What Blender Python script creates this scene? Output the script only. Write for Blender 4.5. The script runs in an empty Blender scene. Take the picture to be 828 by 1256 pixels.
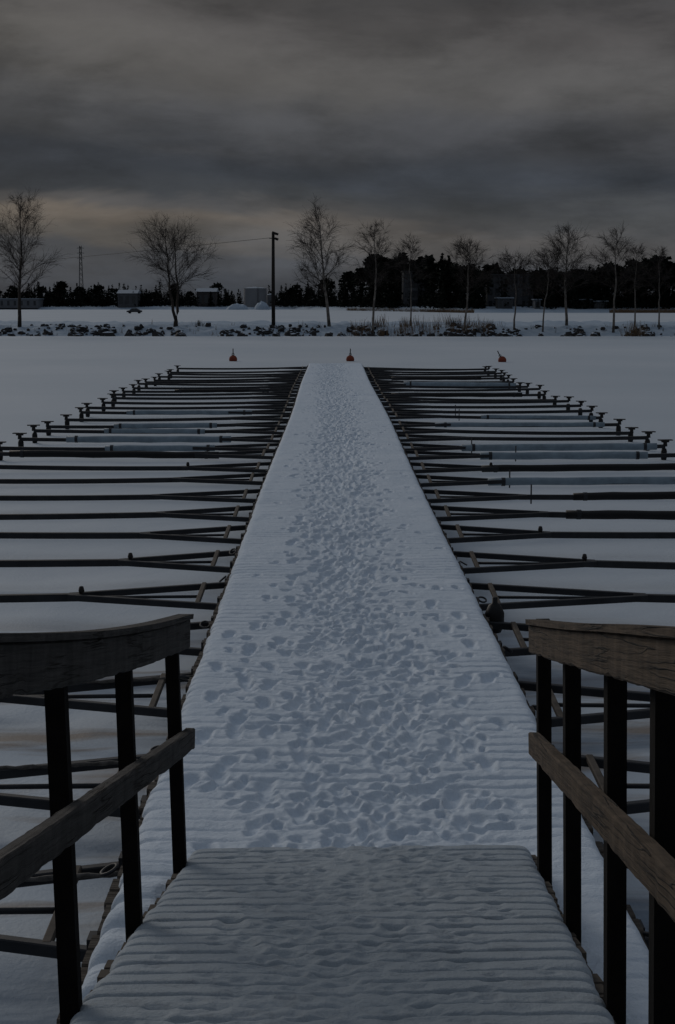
import bpy, math, random
import numpy as np
from mathutils import Vector, Matrix

# ------------------------------------------------------------------ camera
scn = bpy.context.scene
col = scn.collection
H = 3.09                      # camera height above the ice
F = 1900.0                    # focal length in photo pixels (828 x 1256)
PITCH = math.atan(257.0 / F)
YAW = math.atan(3.0 / F)
cam_d = bpy.data.cameras.new('camera')
cam = bpy.data.objects.new('camera', cam_d)
col.objects.link(cam)
cam.location = (0, 0, H)
cam.rotation_euler = (math.pi / 2 - PITCH, 0, -YAW)
cam_d.sensor_fit = 'VERTICAL'
cam_d.sensor_height = 36.0
cam_d.lens = F / 1256.0 * 36.0
cam_d.clip_start = 0.05
cam_d.clip_end = 9000
scn.camera = cam
scn.view_settings.view_transform = 'Standard'
scn.view_settings.look = 'None'
scn.view_settings.exposure = 0.0
scn.view_settings.gamma = 1.0

# ------------------------------------------------------------------ sky: overcast winter dusk
SUN_EL, SUN_AZ = math.radians(21), math.radians(-34)      # azimuth from +Y, negative = left
w = bpy.data.worlds.new('World')
scn.world = w
w.use_nodes = True
nt = w.node_tree
nt.nodes.clear()


def N(tree, typ, **kw):
    n = tree.nodes.new(typ)
    for k, v in kw.items():
        if k.startswith('i_'):
            key = k[2:]
            key = int(key) if key.isdigit() else key.replace('_', ' ')
            n.inputs[key].default_value = v
        else:
            setattr(n, k, v)
    return n


def L(tree, a, b):
    tree.links.new(a, b)


def mathn(tree, op, a, b=None, clamp=False):
    n = tree.nodes.new('ShaderNodeMath')
    n.operation = op
    n.use_clamp = clamp
    for i, v in enumerate((a, b)):
        if v is None:
            continue
        if isinstance(v, (int, float)):
            n.inputs[i].default_value = v
        else:
            tree.links.new(v, n.inputs[i])
    return n.outputs[0]


def srgb(r, g, b):
    def f(c):
        c /= 255.0
        return c / 12.92 if c <= 0.04045 else ((c + 0.055) / 1.055) ** 2.4
    return (f(r), f(g), f(b), 1.0)


def ramp(tree, fac, stops, interp='LINEAR'):
    n = tree.nodes.new('ShaderNodeValToRGB')
    cr = n.color_ramp
    cr.interpolation = interp
    while len(cr.elements) < len(stops):
        cr.elements.new(0.5)
    for e, (p, c) in zip(cr.elements, stops):
        e.position = p
        e.color = c if len(c) == 4 else (*c, 1)
    tree.links.new(fac, n.inputs[0])
    return n.outputs[0]


tc = N(nt, 'ShaderNodeTexCoord')
sep = N(nt, 'ShaderNodeSeparateXYZ')
L(nt, tc.outputs['Generated'], sep.inputs[0])


def sky_noise(scale, detail, rough, loc, distort=0.0):
    m = N(nt, 'ShaderNodeMapping')
    m.inputs['Scale'].default_value = scale
    m.inputs['Location'].default_value = loc
    L(nt, tc.outputs['Generated'], m.inputs[0])
    n = N(nt, 'ShaderNodeTexNoise')
    n.inputs['Scale'].default_value = 1.0
    n.inputs['Detail'].default_value = detail
    n.inputs['Roughness'].default_value = rough
    n.inputs['Distortion'].default_value = distort
    L(nt, m.outputs[0], n.inputs['Vector'])
    return n.outputs['Fac']


warp = sky_noise((6, 3, 22), 5, 0.55, (3.1, 0.4, 1.7), 0.4)
elev = mathn(nt, 'ADD', sep.outputs[2], mathn(nt, 'MULTIPLY', mathn(nt, 'SUBTRACT', warp, 0.5), 0.055))
# tilt the cloud banks a little: they sink to the right
elev = mathn(nt, 'ADD', elev, mathn(nt, 'MULTIPLY', sep.outputs[0], 0.045))
e01 = mathn(nt, 'MULTIPLY', elev, 2.0, clamp=True)            # 0 .. 0.5 in sine of elevation
SKW = [(0.000, srgb(55, 61, 69)), (0.040, srgb(65, 68, 73)), (0.066, srgb(80, 77, 74)),
       (0.090, srgb(92, 85, 78)), (0.104, srgb(69, 68, 69)), (0.120, srgb(45, 49, 55)),
       (0.170, srgb(49, 53, 60)), (0.220, srgb(65, 66, 69)), (0.290, srgb(80, 78, 76)),
       (0.350, srgb(75, 73, 72)), (0.420, srgb(67, 67, 69)), (1.0, srgb(71, 75, 81))]
SKC = [(0.000, srgb(57, 63, 72)), (0.040, srgb(66, 70, 77)), (0.085, srgb(79, 79, 81)),
       (0.110, srgb(68, 70, 73)), (0.150, srgb(54, 58, 65)),
       (0.205, srgb(66, 67, 71)), (0.270, srgb(78, 77, 77)), (0.350, srgb(74, 72, 72)), (0.420, srgb(67, 67, 69)), (1.0, srgb(71, 75, 81))]
glow = mathn(nt, 'ADD', mathn(nt, 'MULTIPLY', sep.outputs[0], -2.4), 0.45, clamp=True)     # towards the veiled sun
bmix = N(nt, 'ShaderNodeMix', data_type='RGBA')
L(nt, glow, bmix.inputs[0])
L(nt, ramp(nt, e01, SKC, 'EASE'), bmix.inputs[6])
L(nt, ramp(nt, e01, SKW, 'EASE'), bmix.inputs[7])
base = bmix.outputs[2]
streak = sky_noise((7, 3, 34), 8, 0.58, (0.3, 2.2, 0.9), 0.15)
puff = sky_noise((9, 5, 20), 8, 0.56, (7.7, 1.1, 4.0), 0.25)
edge_ = N(nt, 'ShaderNodeMapRange', interpolation_type='SMOOTHSTEP')
L(nt, sky_noise((5, 3, 17), 9, 0.6, (1.9, 5.1, 2.6), 0.2), edge_.inputs[0])
edge_.inputs[1].default_value = 0.40
edge_.inputs[2].default_value = 0.60
mod = mathn(nt, 'ADD', mathn(nt, 'MULTIPLY', mathn(nt, 'SUBTRACT', streak, 0.5), 0.75),
            mathn(nt, 'MULTIPLY', mathn(nt, 'SUBTRACT', puff, 0.5), 1.3))
mod = mathn(nt, 'ADD', mod, mathn(nt, 'MULTIPLY', mathn(nt, 'SUBTRACT', edge_.outputs[0], 0.5), 0.42))
mod = mathn(nt, 'ADD', mod, 1.07)
# overcast sky: the zenith is about three times as bright as the horizon
cie = mathn(nt, 'ADD', 1.0, mathn(nt, 'MULTIPLY', mathn(nt, 'SUBTRACT', mathn(nt, 'MAXIMUM', sep.outputs[2], 0.18), 0.18), 2.2))
lum = mathn(nt, 'MULTIPLY', mod, cie)
cl = N(nt, 'ShaderNodeVectorMath', operation='SCALE')
L(nt, base, cl.inputs[0])
L(nt, lum, cl.inputs['Scale'])
sky = N(nt, 'ShaderNodeTexSky', sky_type='NISHITA', sun_disc=False, sun_elevation=SUN_EL,
        sun_rotation=SUN_AZ, air_density=1.0, dust_density=1.0)
skys = N(nt, 'ShaderNodeVectorMath', operation='SCALE')
skys.inputs['Scale'].default_value = 0.05
L(nt, sky.outputs[0], skys.inputs[0])
mix = N(nt, 'ShaderNodeMix', data_type='RGBA')
mix.inputs[0].default_value = 0.015                           # a little of the sky shines through the cloud
L(nt, cl.outputs[0], mix.inputs[6])
L(nt, skys.outputs[0], mix.inputs[7])
bg = N(nt, 'ShaderNodeBackground')
bg.inputs[1].default_value = 1.0
L(nt, mix.outputs[2], bg.inputs[0])
wo = N(nt, 'ShaderNodeOutputWorld')
L(nt, bg.outputs[0], wo.inputs[0])

sd = bpy.data.lights.new('sun', 'SUN')
sd.energy = 0.72
sd.angle = math.radians(26)
sd.color = (1.0, 0.93, 0.85)
sun = bpy.data.objects.new('sun', sd)
col.objects.link(sun)
sdir = Vector((math.sin(SUN_AZ) * math.cos(SUN_EL), math.cos(SUN_AZ) * math.cos(SUN_EL), math.sin(SUN_EL)))
sun.rotation_euler = sdir.to_track_quat('Z', 'Y').to_euler()
sun.location = (-30, 20, 30)

# ------------------------------------------------------------------ pixel helpers (photo pixels -> real places)
CM = cam.rotation_euler.to_matrix()


def ray(px, py):
    return (CM @ Vector(((px - 414) / F, -(py - 628) / F, -1.0))).normalized()


def onz(px, py, z):
    d = ray(px, py)
    return Vector((0, 0, H)) + d * ((z - H) / d.z)


def ondist(px, py, Y):
    d = ray(px, py)
    return Vector((0, 0, H)) + d * (Y / d.y)


CI = CM.transposed()


def proj(p):
    q = CI @ (Vector(p) - Vector((0, 0, H)))
    return 414 + F * q.x / -q.z, 628 - F * q.y / -q.z


# ------------------------------------------------------------------ numpy value noise
def vnoise(x, y, seed=0, octaves=1, gain=0.5):
    x = np.asarray(x, float)
    y = np.asarray(y, float)
    out = np.zeros(np.broadcast(x, y).shape)
    amp, tot = 1.0, 0.0
    for o in range(octaves):
        rs = np.random.RandomState(seed * 31 + o)
        T = rs.rand(256, 256)
        xi = np.floor(x).astype(int)
        yi = np.floor(y).astype(int)
        fx = x - xi
        fy = y - yi
        fx = fx * fx * fx * (fx * (fx * 6 - 15) + 10)
        fy = fy * fy * fy * (fy * (fy * 6 - 15) + 10)
        a = T[xi % 256, yi % 256]
        b = T[(xi + 1) % 256, yi % 256]
        c = T[xi % 256, (yi + 1) % 256]
        d = T[(xi + 1) % 256, (yi + 1) % 256]
        out = out + amp * ((a * (1 - fx) + b * fx) * (1 - fy) + (c * (1 - fx) + d * fx) * fy)
        tot += amp
        amp *= gain
        x = x * 2.03 + 11.3
        y = y * 2.03 + 5.7
    return out / tot - 0.5


# ------------------------------------------------------------------ mesh helpers
class MB:
    def __init__(self):
        self.v, self.f, self.uv = [], [], []

    def quad(self, idx, uvs=None):
        self.f.append(idx)
        self.uv.append(uvs or [(0, 0)] * len(idx))

    def box(self, c, s, m=None, bevel=0.0):
        c = Vector(c)
        hx, hy, hz = s[0] / 2, s[1] / 2, s[2] / 2
        b = len(self.v)
        for dz in (-hz, hz):
            for dx, dy in ((-hx, -hy), (hx, -hy), (hx, hy), (-hx, hy)):
                p = Vector((dx, dy, dz))
                if m is not None:
                    p = m @ p
                self.v.append(tuple(c + p))
        for q in ((0, 3, 2, 1), (4, 5, 6, 7), (0, 1, 5, 4), (1, 2, 6, 5), (2, 3, 7, 6), (3, 0, 4, 7)):
            self.quad([b + i for i in q])
        return self

    def sweep(self, pts, prof, ups=None, closed=True, cap=True):
        """sweep a 2D profile [(side, up)] along pts; side = dir x up"""
        b = len(self.v)
        n = len(prof)
        acc = 0.0
        us = []
        for i, p in enumerate(pts):
            p = Vector(p)
            a = Vector(pts[max(i - 1, 0)])
            c = Vector(pts[min(i + 1, len(pts) - 1)])
            d = (c - a)
            d = d.normalized() if d.length > 1e-9 else Vector((0, 1, 0))
            up = Vector(ups[i]) if ups else Vector((0, 0, 1))
            if abs(d.dot(up)) > 0.98:
                up = Vector((1, 0, 0))
            side = d.cross(up).normalized()
            up = side.cross(d).normalized()
            pr = prof[i] if isinstance(prof[0][0], (tuple, list)) else prof
            if i:
                acc += (p - Vector(pts[i - 1])).length
            us.append(acc)
            for (s, t) in pr:
                self.v.append(tuple(p + side * s + up * t))
        n = len(prof[0]) if isinstance(prof[0][0], (tuple, list)) else n
        per = [0.0]
        pr = prof[0] if isinstance(prof[0][0], (tuple, list)) else prof
        for j in range(n):
            a = pr[j]
            c = pr[(j + 1) % n]
            per.append(per[-1] + math.hypot(a[0] - c[0], a[1] - c[1]))
        for i in range(len(pts) - 1):
            for j in range(n):
                k = (j + 1) % n
                self.quad([b + i * n + j, b + i * n + k, b + (i + 1) * n + k, b + (i + 1) * n + j],
                          [(us[i], per[j]), (us[i], per[j + 1]), (us[i + 1], per[j + 1]), (us[i + 1], per[j])])
        if cap:
            self.quad([b + j for j in range(n)][::-1])
            e = b + (len(pts) - 1) * n
            self.quad([e + j for j in range(n)])
        return self

    def tube(self, pts, rad, n=6, cap=True):
        if isinstance(rad, (int, float)):
            rad = [rad] * len(pts)
        prof = [[(r * math.cos(2 * math.pi * j / n), r * math.sin(2 * math.pi * j / n)) for j in range(n)] for r in rad]
        return self.sweep(pts, prof, cap=cap)

    def beam(self, a, b, wd, ht, ch=0.006):
        hw, hh = wd / 2, ht / 2
        pr = [(-hw + ch, -hh), (hw - ch, -hh), (hw, -hh + ch), (hw, hh - ch), (hw - ch, hh), (-hw + ch, hh), (-hw, hh - ch), (-hw, -hh + ch)]
        return self.sweep([a, b], pr)

    def lathe(self, prof, n=16, c=(0, 0, 0)):
        b = len(self.v)
        for (r, z) in prof:
            for j in range(n):
                t = 2 * math.pi * j / n
                self.v.append((c[0] + r * math.cos(t), c[1] + r * math.sin(t), c[2] + z))
        for i in range(len(prof) - 1):
            for j in range(n):
                k = (j + 1) % n
                self.quad([b + i * n + j, b + i * n + k, b + (i + 1) * n + k, b + (i + 1) * n + j])
        return self

    def mesh(self, name, mat, smooth=False):
        me = bpy.data.meshes.new(name)
        me.from_pydata(self.v, [], self.f)
        uvl = me.uv_layers.new(name='UVMap')
        flat = [c for f in self.uv for p in f for c in p]
        uvl.data.foreach_set('uv', flat)
        me.materials.append(mat)
        if smooth:
            me.polygons.foreach_set('use_smooth', [True] * len(me.polygons))
        me.update()
        return me

    def build(self, name, mat, parent=None, smooth=False):
        return link(name, self.mesh(name, mat, smooth), parent)


def link(name, me, parent=None):
    o = bpy.data.objects.new(name, me)
    col.objects.link(o)
    if parent is not None:
        o.parent = parent
        o.matrix_parent_inverse = Matrix.Translation(parent.location).inverted() if parent.rotation_euler.z == 0 else parent.matrix_basis.inverted()
    return o


def grid_mesh(name, X, Y, Z, mat, smooth=True):
    """X,Y,Z arrays (rows, cols)"""
    r, c = X.shape
    co = np.stack([X, Y, Z], -1).reshape(-1, 3).astype(np.float32)
    i = np.arange(r * c).reshape(r, c)
    q = np.stack([i[:-1, :-1], i[:-1, 1:], i[1:, 1:], i[1:, :-1]], -1).reshape(-1, 4)
    me = bpy.data.meshes.new(name)
    me.vertices.add(len(co))
    me.vertices.foreach_set('co', co.ravel())
    me.loops.add(q.size)
    me.loops.foreach_set('vertex_index', q.ravel().astype(np.int32))
    me.polygons.add(len(q))
    me.polygons.foreach_set('loop_start', np.arange(0, q.size, 4, dtype=np.int32))
    me.polygons.foreach_set('use_smooth', np.ones(len(q), bool) if smooth else np.zeros(len(q), bool))
    me.materials.append(mat)
    me.update()
    me.validate()
    return me


def empty(name, loc=(0, 0, 0)):
    o = bpy.data.objects.new(name, None)
    o.empty_display_size = 0.2
    o.location = loc
    col.objects.link(o)
    return o


def tag(o, label=None, cat=None, group=None, kind=None):
    if label:
        o['label'] = label
    if cat:
        o['category'] = cat
    if group:
        o['group'] = group
    if kind:
        o['kind'] = kind
    return o


# ------------------------------------------------------------------ materials
def newmat(name):
    m = bpy.data.materials.new(name)
    m.use_nodes = True
    t = m.node_tree
    b = t.nodes['Principled BSDF']
    return m, t, b


def noise(t, scale, detail=4, rough=0.55, coord='Object', vscale=None, distort=0.0):
    c = t.nodes.new('ShaderNodeTexCoord')
    src = c.outputs[coord]
    if coord == 'World':
        src = None
    if vscale:
        m = t.nodes.new('ShaderNodeMapping')
        m.inputs['Scale'].default_value = vscale
        t.links.new(src, m.inputs[0])
        src = m.outputs[0]
    n = t.nodes.new('ShaderNodeTexNoise')
    n.inputs['Scale'].default_value = scale
    n.inputs['Detail'].default_value = detail
    n.inputs['Roughness'].default_value = rough
    n.inputs['Distortion'].default_value = distort
    t.links.new(src, n.inputs['Vector'])
    return n.outputs['Fac']


def bump(t, b, height, strength, dist):
    n = t.nodes.new('ShaderNodeBump')
    n.inputs['Strength'].default_value = strength
    n.inputs['Distance'].default_value = dist
    t.links.new(height, n.inputs['Height'])
    t.links.new(n.outputs[0], b.inputs['Normal'])


def simple(name, c, rough=0.8, var=0.25, scale=6.0, metal=0.0, bmp=0.0, spec=0.3):
    m, t, b = newmat(name)
    f = noise(t, scale, 5)
    lo = tuple(max(x * (1 - var), 0) for x in c)
    hi = tuple(x * (1 + var) for x in c)
    t.links.new(ramp(t, f, [(0.3, lo), (0.7, hi)]), b.inputs['Base Color'])
    b.inputs['Roughness'].default_value = rough
    b.inputs['Metallic'].default_value = metal
    b.inputs['Specular IOR Level'].default_value = spec
    if bmp:
        bump(t, b, f, bmp, 0.02)
    return m


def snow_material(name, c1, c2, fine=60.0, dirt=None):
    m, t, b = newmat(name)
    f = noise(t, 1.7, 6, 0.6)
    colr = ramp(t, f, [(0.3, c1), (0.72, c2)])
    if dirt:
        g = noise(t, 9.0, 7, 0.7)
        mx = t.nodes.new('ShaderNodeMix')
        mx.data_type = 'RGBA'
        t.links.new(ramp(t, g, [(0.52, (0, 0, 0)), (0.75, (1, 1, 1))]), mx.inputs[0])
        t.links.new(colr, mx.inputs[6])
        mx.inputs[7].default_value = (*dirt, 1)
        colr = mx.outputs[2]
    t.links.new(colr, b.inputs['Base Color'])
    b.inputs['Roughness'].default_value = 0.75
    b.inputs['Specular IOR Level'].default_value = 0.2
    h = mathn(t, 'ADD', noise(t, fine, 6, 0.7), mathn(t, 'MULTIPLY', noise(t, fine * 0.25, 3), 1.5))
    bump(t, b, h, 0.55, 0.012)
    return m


M = {}
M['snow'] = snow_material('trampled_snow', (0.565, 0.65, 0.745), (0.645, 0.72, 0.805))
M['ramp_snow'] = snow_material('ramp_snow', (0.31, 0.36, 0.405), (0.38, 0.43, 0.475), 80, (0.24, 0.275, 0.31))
M['bank_snow'] = snow_material('bank_snow', (0.25, 0.33, 0.42), (0.38, 0.46, 0.55), 3.0)  # darker, bluer snow: shade of the slope facing away from light, put into colour
M['roof_snow'] = simple('roof_snow', (0.30, 0.35, 0.41), 0.8, 0.06)


def ice_material():
    m, t, b = newmat('frozen_bay')
    big = noise(t, 0.055, 5, 0.6)
    c = ramp(t, big, [(0.35, (0.46, 0.52, 0.58)), (0.68, (0.53, 0.58, 0.635))])
    # tan slush stains in stripes parallel to the shore, near the ramp only
    tcn = t.nodes.new('ShaderNodeTexCoord')
    sp = t.nodes.new('ShaderNodeSeparateXYZ')
    t.links.new(tcn.outputs['Object'], sp.inputs[0])
    st = noise(t, 1.0, 5, 0.6, vscale=(0.22, 1.25, 1.0), distort=0.6)
    near = mathn(t, 'MULTIPLY', mathn(t, 'SUBTRACT', 15.5, sp.outputs[1]), 0.3, clamp=True)
    stm = mathn(t, 'MULTIPLY', ramp(t, st, [(0.50, (0, 0, 0)), (0.62, (1, 1, 1))]), near)
    mx = t.nodes.new('ShaderNodeMix')
    mx.data_type = 'RGBA'
    t.links.new(mathn(t, 'MULTIPLY', stm, 0.95), mx.inputs[0])
    t.links.new(c, mx.inputs[6])
    mx.inputs[7].default_value = (0.27, 0.235, 0.205, 1)
    st2 = noise(t, 1.0, 5, 0.6, vscale=(0.3, 1.1, 3.0), distort=0.4)
    wet = mathn(t, 'MULTIPLY', ramp(t, st2, [(0.50, (0, 0, 0)), (0.60, (1, 1, 1))]), near)
    mx2 = t.nodes.new('ShaderNodeMix')
    mx2.data_type = 'RGBA'
    t.links.new(mathn(t, 'MULTIPLY', wet, 0.7), mx2.inputs[0])
    t.links.new(mx.outputs[2], mx2.inputs[6])
    mx2.inputs[7].default_value = (0.14, 0.20, 0.28, 1)
    t.links.new(mx2.outputs[2], b.inputs['Base Color'])
    b.inputs['Roughness'].default_value = 0.7
    b.inputs['Specular IOR Level'].default_value = 0.25
    h = mathn(t, 'ADD', noise(t, 30, 4), mathn(t, 'MULTIPLY', noise(t, 3.0, 5, 0.6), 2.0))
    bump(t, b, h, 0.35, 0.015)
    return m


M['ice'] = ice_material()


def wood_material(name, c1, c2, crack=0.02):
    m, t, b = newmat(name)
    g = noise(t, 1.0, 7, 0.62, 'UV', (2.2, 70.0, 1.0), 0.35)
    blot = noise(t, 1.0, 5, 0.6, 'UV', (11.0, 4.0, 1.0))
    f = mathn(t, 'ADD', mathn(t, 'MULTIPLY', g, 0.6), mathn(t, 'MULTIPLY', blot, 0.6))
    c = ramp(t, f, [(0.36, c1), (0.74, c2)])
    ck = noise(t, 1.0, 3, 0.5, 'UV', (0.8, 24.0, 1.0), 0.5)
    ckm = ramp(t, ck, [(0.478, (1, 1, 1)), (0.495, (0, 0, 0)), (0.505, (0, 0, 0)), (0.522, (1, 1, 1))])
    mk = noise(t, 1.0, 2, 0.5, 'UV', (1.6, 6.0, 1.0))
    ckm2 = mathn(t, 'MAXIMUM', ckm, ramp(t, mk, [(0.45, (1, 1, 1)), (0.55, (0, 0, 0))]))
    mx = t.nodes.new('ShaderNodeMix')
    mx.data_type = 'RGBA'
    t.links.new(ckm2, mx.inputs[0])
    mx.inputs[6].default_value = (crack, crack * 0.85, crack * 0.7, 1)
    t.links.new(c, mx.inputs[7])
    t.links.new(mx.outputs[2], b.inputs['Base Color'])
    b.inputs['Roughness'].default_value = 0.85
    b.inputs['Specular IOR Level'].default_value = 0.2
    h = mathn(t, 'ADD', mathn(t, 'MULTIPLY', ckm2, 0.8), g)
    bump(t, b, h, 1.0, 0.010)
    return m


M['rail_wood'] = wood_material('weathered_rail_wood', (0.018, 0.0135, 0.010), (0.115, 0.084, 0.058))
M['rail_grey'] = wood_material('greyed_rail_wood', (0.014, 0.013, 0.0125), (0.078, 0.074, 0.070))
M['plank'] = wood_material('deck_plank_wood', (0.03, 0.026, 0.022), (0.095, 0.08, 0.066))
M['post'] = simple('tarred_post', (0.006, 0.005, 0.0045), 0.9, 0.4, 12, bmp=0.3, spec=0.12)
M['steel'] = simple('dark_boom_steel', (0.020, 0.022, 0.026), 0.6, 0.35, 5, 0.0, 0.2)
M['crossbar'] = simple('galvanised_crossbar', (0.075, 0.062, 0.05), 0.8, 0.35, 9, 0.0, 0.2)
M['sleeve_blue'] = simple('pale_frosted_pipe', (0.20, 0.26, 0.31), 0.6, 0.22, 5, 0.0, 0.1)
M['sleeve_black'] = simple('black_pipe', (0.008, 0.008, 0.009), 0.6, 0.3, 4)
M['tip'] = simple('rusty_tip_steel', (0.022, 0.020, 0.020), 0.7, 0.4, 9)
M['float'] = simple('grey_float', (0.05, 0.052, 0.055), 0.8, 0.3, 4)
M['rope'] = simple('frosted_rope', (0.09, 0.085, 0.08), 0.9, 0.4, 30)
M['buoy'] = simple('orange_buoy', (0.19, 0.042, 0.022), 0.8, 0.25, 6)
M['bark'] = simple('birch_bark', (0.15, 0.135, 0.12), 0.9, 0.6, 2.5)
M['bark_dark'] = simple('dark_bark', (0.045, 0.037, 0.032), 0.9, 0.4, 3)
M['twig'] = simple('birch_twig', (0.035, 0.028, 0.025), 0.9, 0.3, 3)
M['conifer'] = simple('conifer_needles', (0.007, 0.010, 0.008), 1.0, 0.5, 0.3, spec=0.05)
M['pole'] = simple('pole_wood', (0.02, 0.017, 0.015), 0.85, 0.3, 5)
M['reed'] = simple('dry_reed', (0.15, 0.10, 0.06), 0.9, 0.4, 2)


def rock_material():
    m, t, b = newmat('snowy_rock')
    g = t.nodes.new('ShaderNodeNewGeometry')
    s = t.nodes.new('ShaderNodeSeparateXYZ')
    t.links.new(g.outputs['Normal'], s.inputs[0])
    n = noise(t, 2.5, 5)
    f = mathn(t, 'ADD', s.outputs[2], mathn(t, 'MULTIPLY', mathn(t, 'SUBTRACT', n, 0.5), 0.7))
    t.links.new(ramp(t, f, [(0.72, (0.022, 0.022, 0.024)), (0.88, (0.42, 0.50, 0.60))]), b.inputs['Base Color'])
    b.inputs['Roughness'].default_value = 0.85
    return m


M['rock'] = rock_material()
M['wall_dark'] = simple('dark_render', (0.055, 0.05, 0.05), 0.85, 0.2, 0.4)
M['wall_pale'] = simple('pale_render', (0.13, 0.14, 0.155), 0.85, 0.12, 0.3)
M['wall_grey'] = simple('grey_render', (0.075, 0.08, 0.088), 0.85, 0.15, 0.3)
M['tank'] = simple('tank_paint', (0.19, 0.20, 0.215), 0.6, 0.08, 0.3)
M['glass'] = simple('window_glass', (0.02, 0.025, 0.03), 0.15, 0.1, 1, spec=0.6)
M['car'] = simple('dark_car_paint', (0.03, 0.033, 0.04), 0.35, 0.1, 1, spec=0.5)

rnd = random.Random(11)
rs = np.random.RandomState(4)

# ------------------------------------------------------------------ ground: the frozen bay
ys = np.concatenate([np.linspace(-12, 3, 12), np.linspace(3.2, 30, 210), np.linspace(31, 150, 90), np.geomspace(155, 6500, 24)])
xs = np.concatenate([-np.geomspace(12, 5000, 26)[::-1], np.linspace(-11.8, 11.8, 190), np.geomspace(12, 5000, 26)])
X, Y = np.meshgrid(xs, ys)
nearm = np.clip((60 - Y) / 45, 0, 1) * np.clip((14 - np.abs(X)) / 3, 0, 1)
Z = 0.09 * vnoise(X * 0.55 + 3, Y * 0.8, 3, 3) * nearm + 0.05 * vnoise(X * 2.3, Y * 2.3, 5, 2) * nearm * np.clip((16 - Y) / 5, 0, 1)
ice = link('frozen_bay', grid_mesh('frozen_bay', X, Y, Z, M['ice']))
tag(ice, kind='structure')

# ------------------------------------------------------------------ floating dock
DECK = 0.40                    # top of planks
XL, XR = -1.06, 1.30
Y0, Y1 = 3.4, 67.8
PITCHB = 0.165


def sway(y):
    """the long dock is not dead straight"""
    t = np.clip((np.asarray(y, float) - 14) / 54, 0, 1)
    return -0.13 * t ** 1.5 + 0.02 * np.sin(np.asarray(y, float) * 0.21)


dock = empty('floating_dock', (0.12, 3.4, 0.0))
tag(dock, 'long snow-covered timber dock running straight out over the ice', 'dock')
pm = MB()
pm.beam((XL, 0, 0), (XR, 0, 0), 0.145, 0.045, 0.006)
pme = pm.mesh('plank', M['plank'])
n_near = 150
k = 0
far = MB()
y = Y0 + 0.08
while y < Y1 - 0.05:
    jit = rnd.uniform(-0.014, 0.014)
    if k < n_near:
        o = link('plank', pme)
        o.parent = dock
        o.location = Vector((float(sway(y)) + jit, y, DECK - 0.0225 + rnd.uniform(-0.004, 0.002))) - dock.location
    else:
        s = float(sway(y)) + jit
        far.beam((XL + s, y, DECK - 0.0225), (XR + s, y, DECK - 0.0225), 0.145, 0.045, 0.006)
    k += 1
    y += PITCHB
fo = far.build('far_planks', M['plank'], dock)
fo['kind'] = 'stuff'
for sx in (XL + 0.10, (XL + XR) / 2, XR - 0.10):
    mb = MB()
    pts = [(sx + float(sway(t)), t, DECK - 0.145) for t in np.linspace(Y0 + 0.05, Y1 - 0.05, 40)]
    mb.sweep(pts, [(-0.05, -0.1), (0.05, -0.1), (0.05, 0.098), (-0.05, 0.098)])
    mb.build('side_beam' if abs(sx - 0.12) > 0.2 else 'centre_beam', M['steel'], dock)
fm = MB()
fm.box((0, 0, 0), (1.9, 1.8, 0.34))
fme = fm.mesh('pontoon', M['float'])
for yy in np.arange(5.5, 67, 5.88):
    o = link('pontoon', fme)
    o.parent = dock
    o.location = Vector((0.12 + float(sway(yy)), yy, -0.02)) - dock.location
# mooring rings along both edges
rb = MB()
ringp = [(0.038 * math.cos(a), 0.038 * math.sin(a) * 1.4, 0) for a in np.linspace(0, 2 * math.pi, 17)]
rb.tube(ringp, 0.009, 6, cap=False)
rme = rb.mesh('mooring_ring', M['steel'], True)
for side, x0 in ((-1, XL), (1, XR)):
    for yy in np.arange(5.2 if side < 0 else 6.2, 17, 1.96):
        o = link('mooring_ring', rme)
        o.parent = dock
        o.location = Vector((x0 + side * 0.05 + float(sway(yy)), yy + rnd.uniform(-.2, .2), DECK - 0.02)) - dock.location
        o.rotation_euler = (rnd.uniform(-.5, .5), side * rnd.uniform(0.2, 0.6), rnd.uniform(-.6, .6))

# --- ramp frame is needed for the snow (the ramp lands on the dock)
RZ = DECK + 0.15
RL = onz(229, 1052, RZ)
RR = onz(654, 1048, RZ)
rd = ray(481, 712)             # direction in which the ramp runs down, away from the camera
rw = (RR - RL)
RWID = rw.length
rside = rw.normalized()
rdir = rd.normalized()
rnorm = rside.cross(rdir).normalized()


def rampP(u, s, h=0.0):
    """u across from left edge (m), s back up the ramp from its landing (m)"""
    return RL + rside * u - rdir * s + rnorm * h


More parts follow.
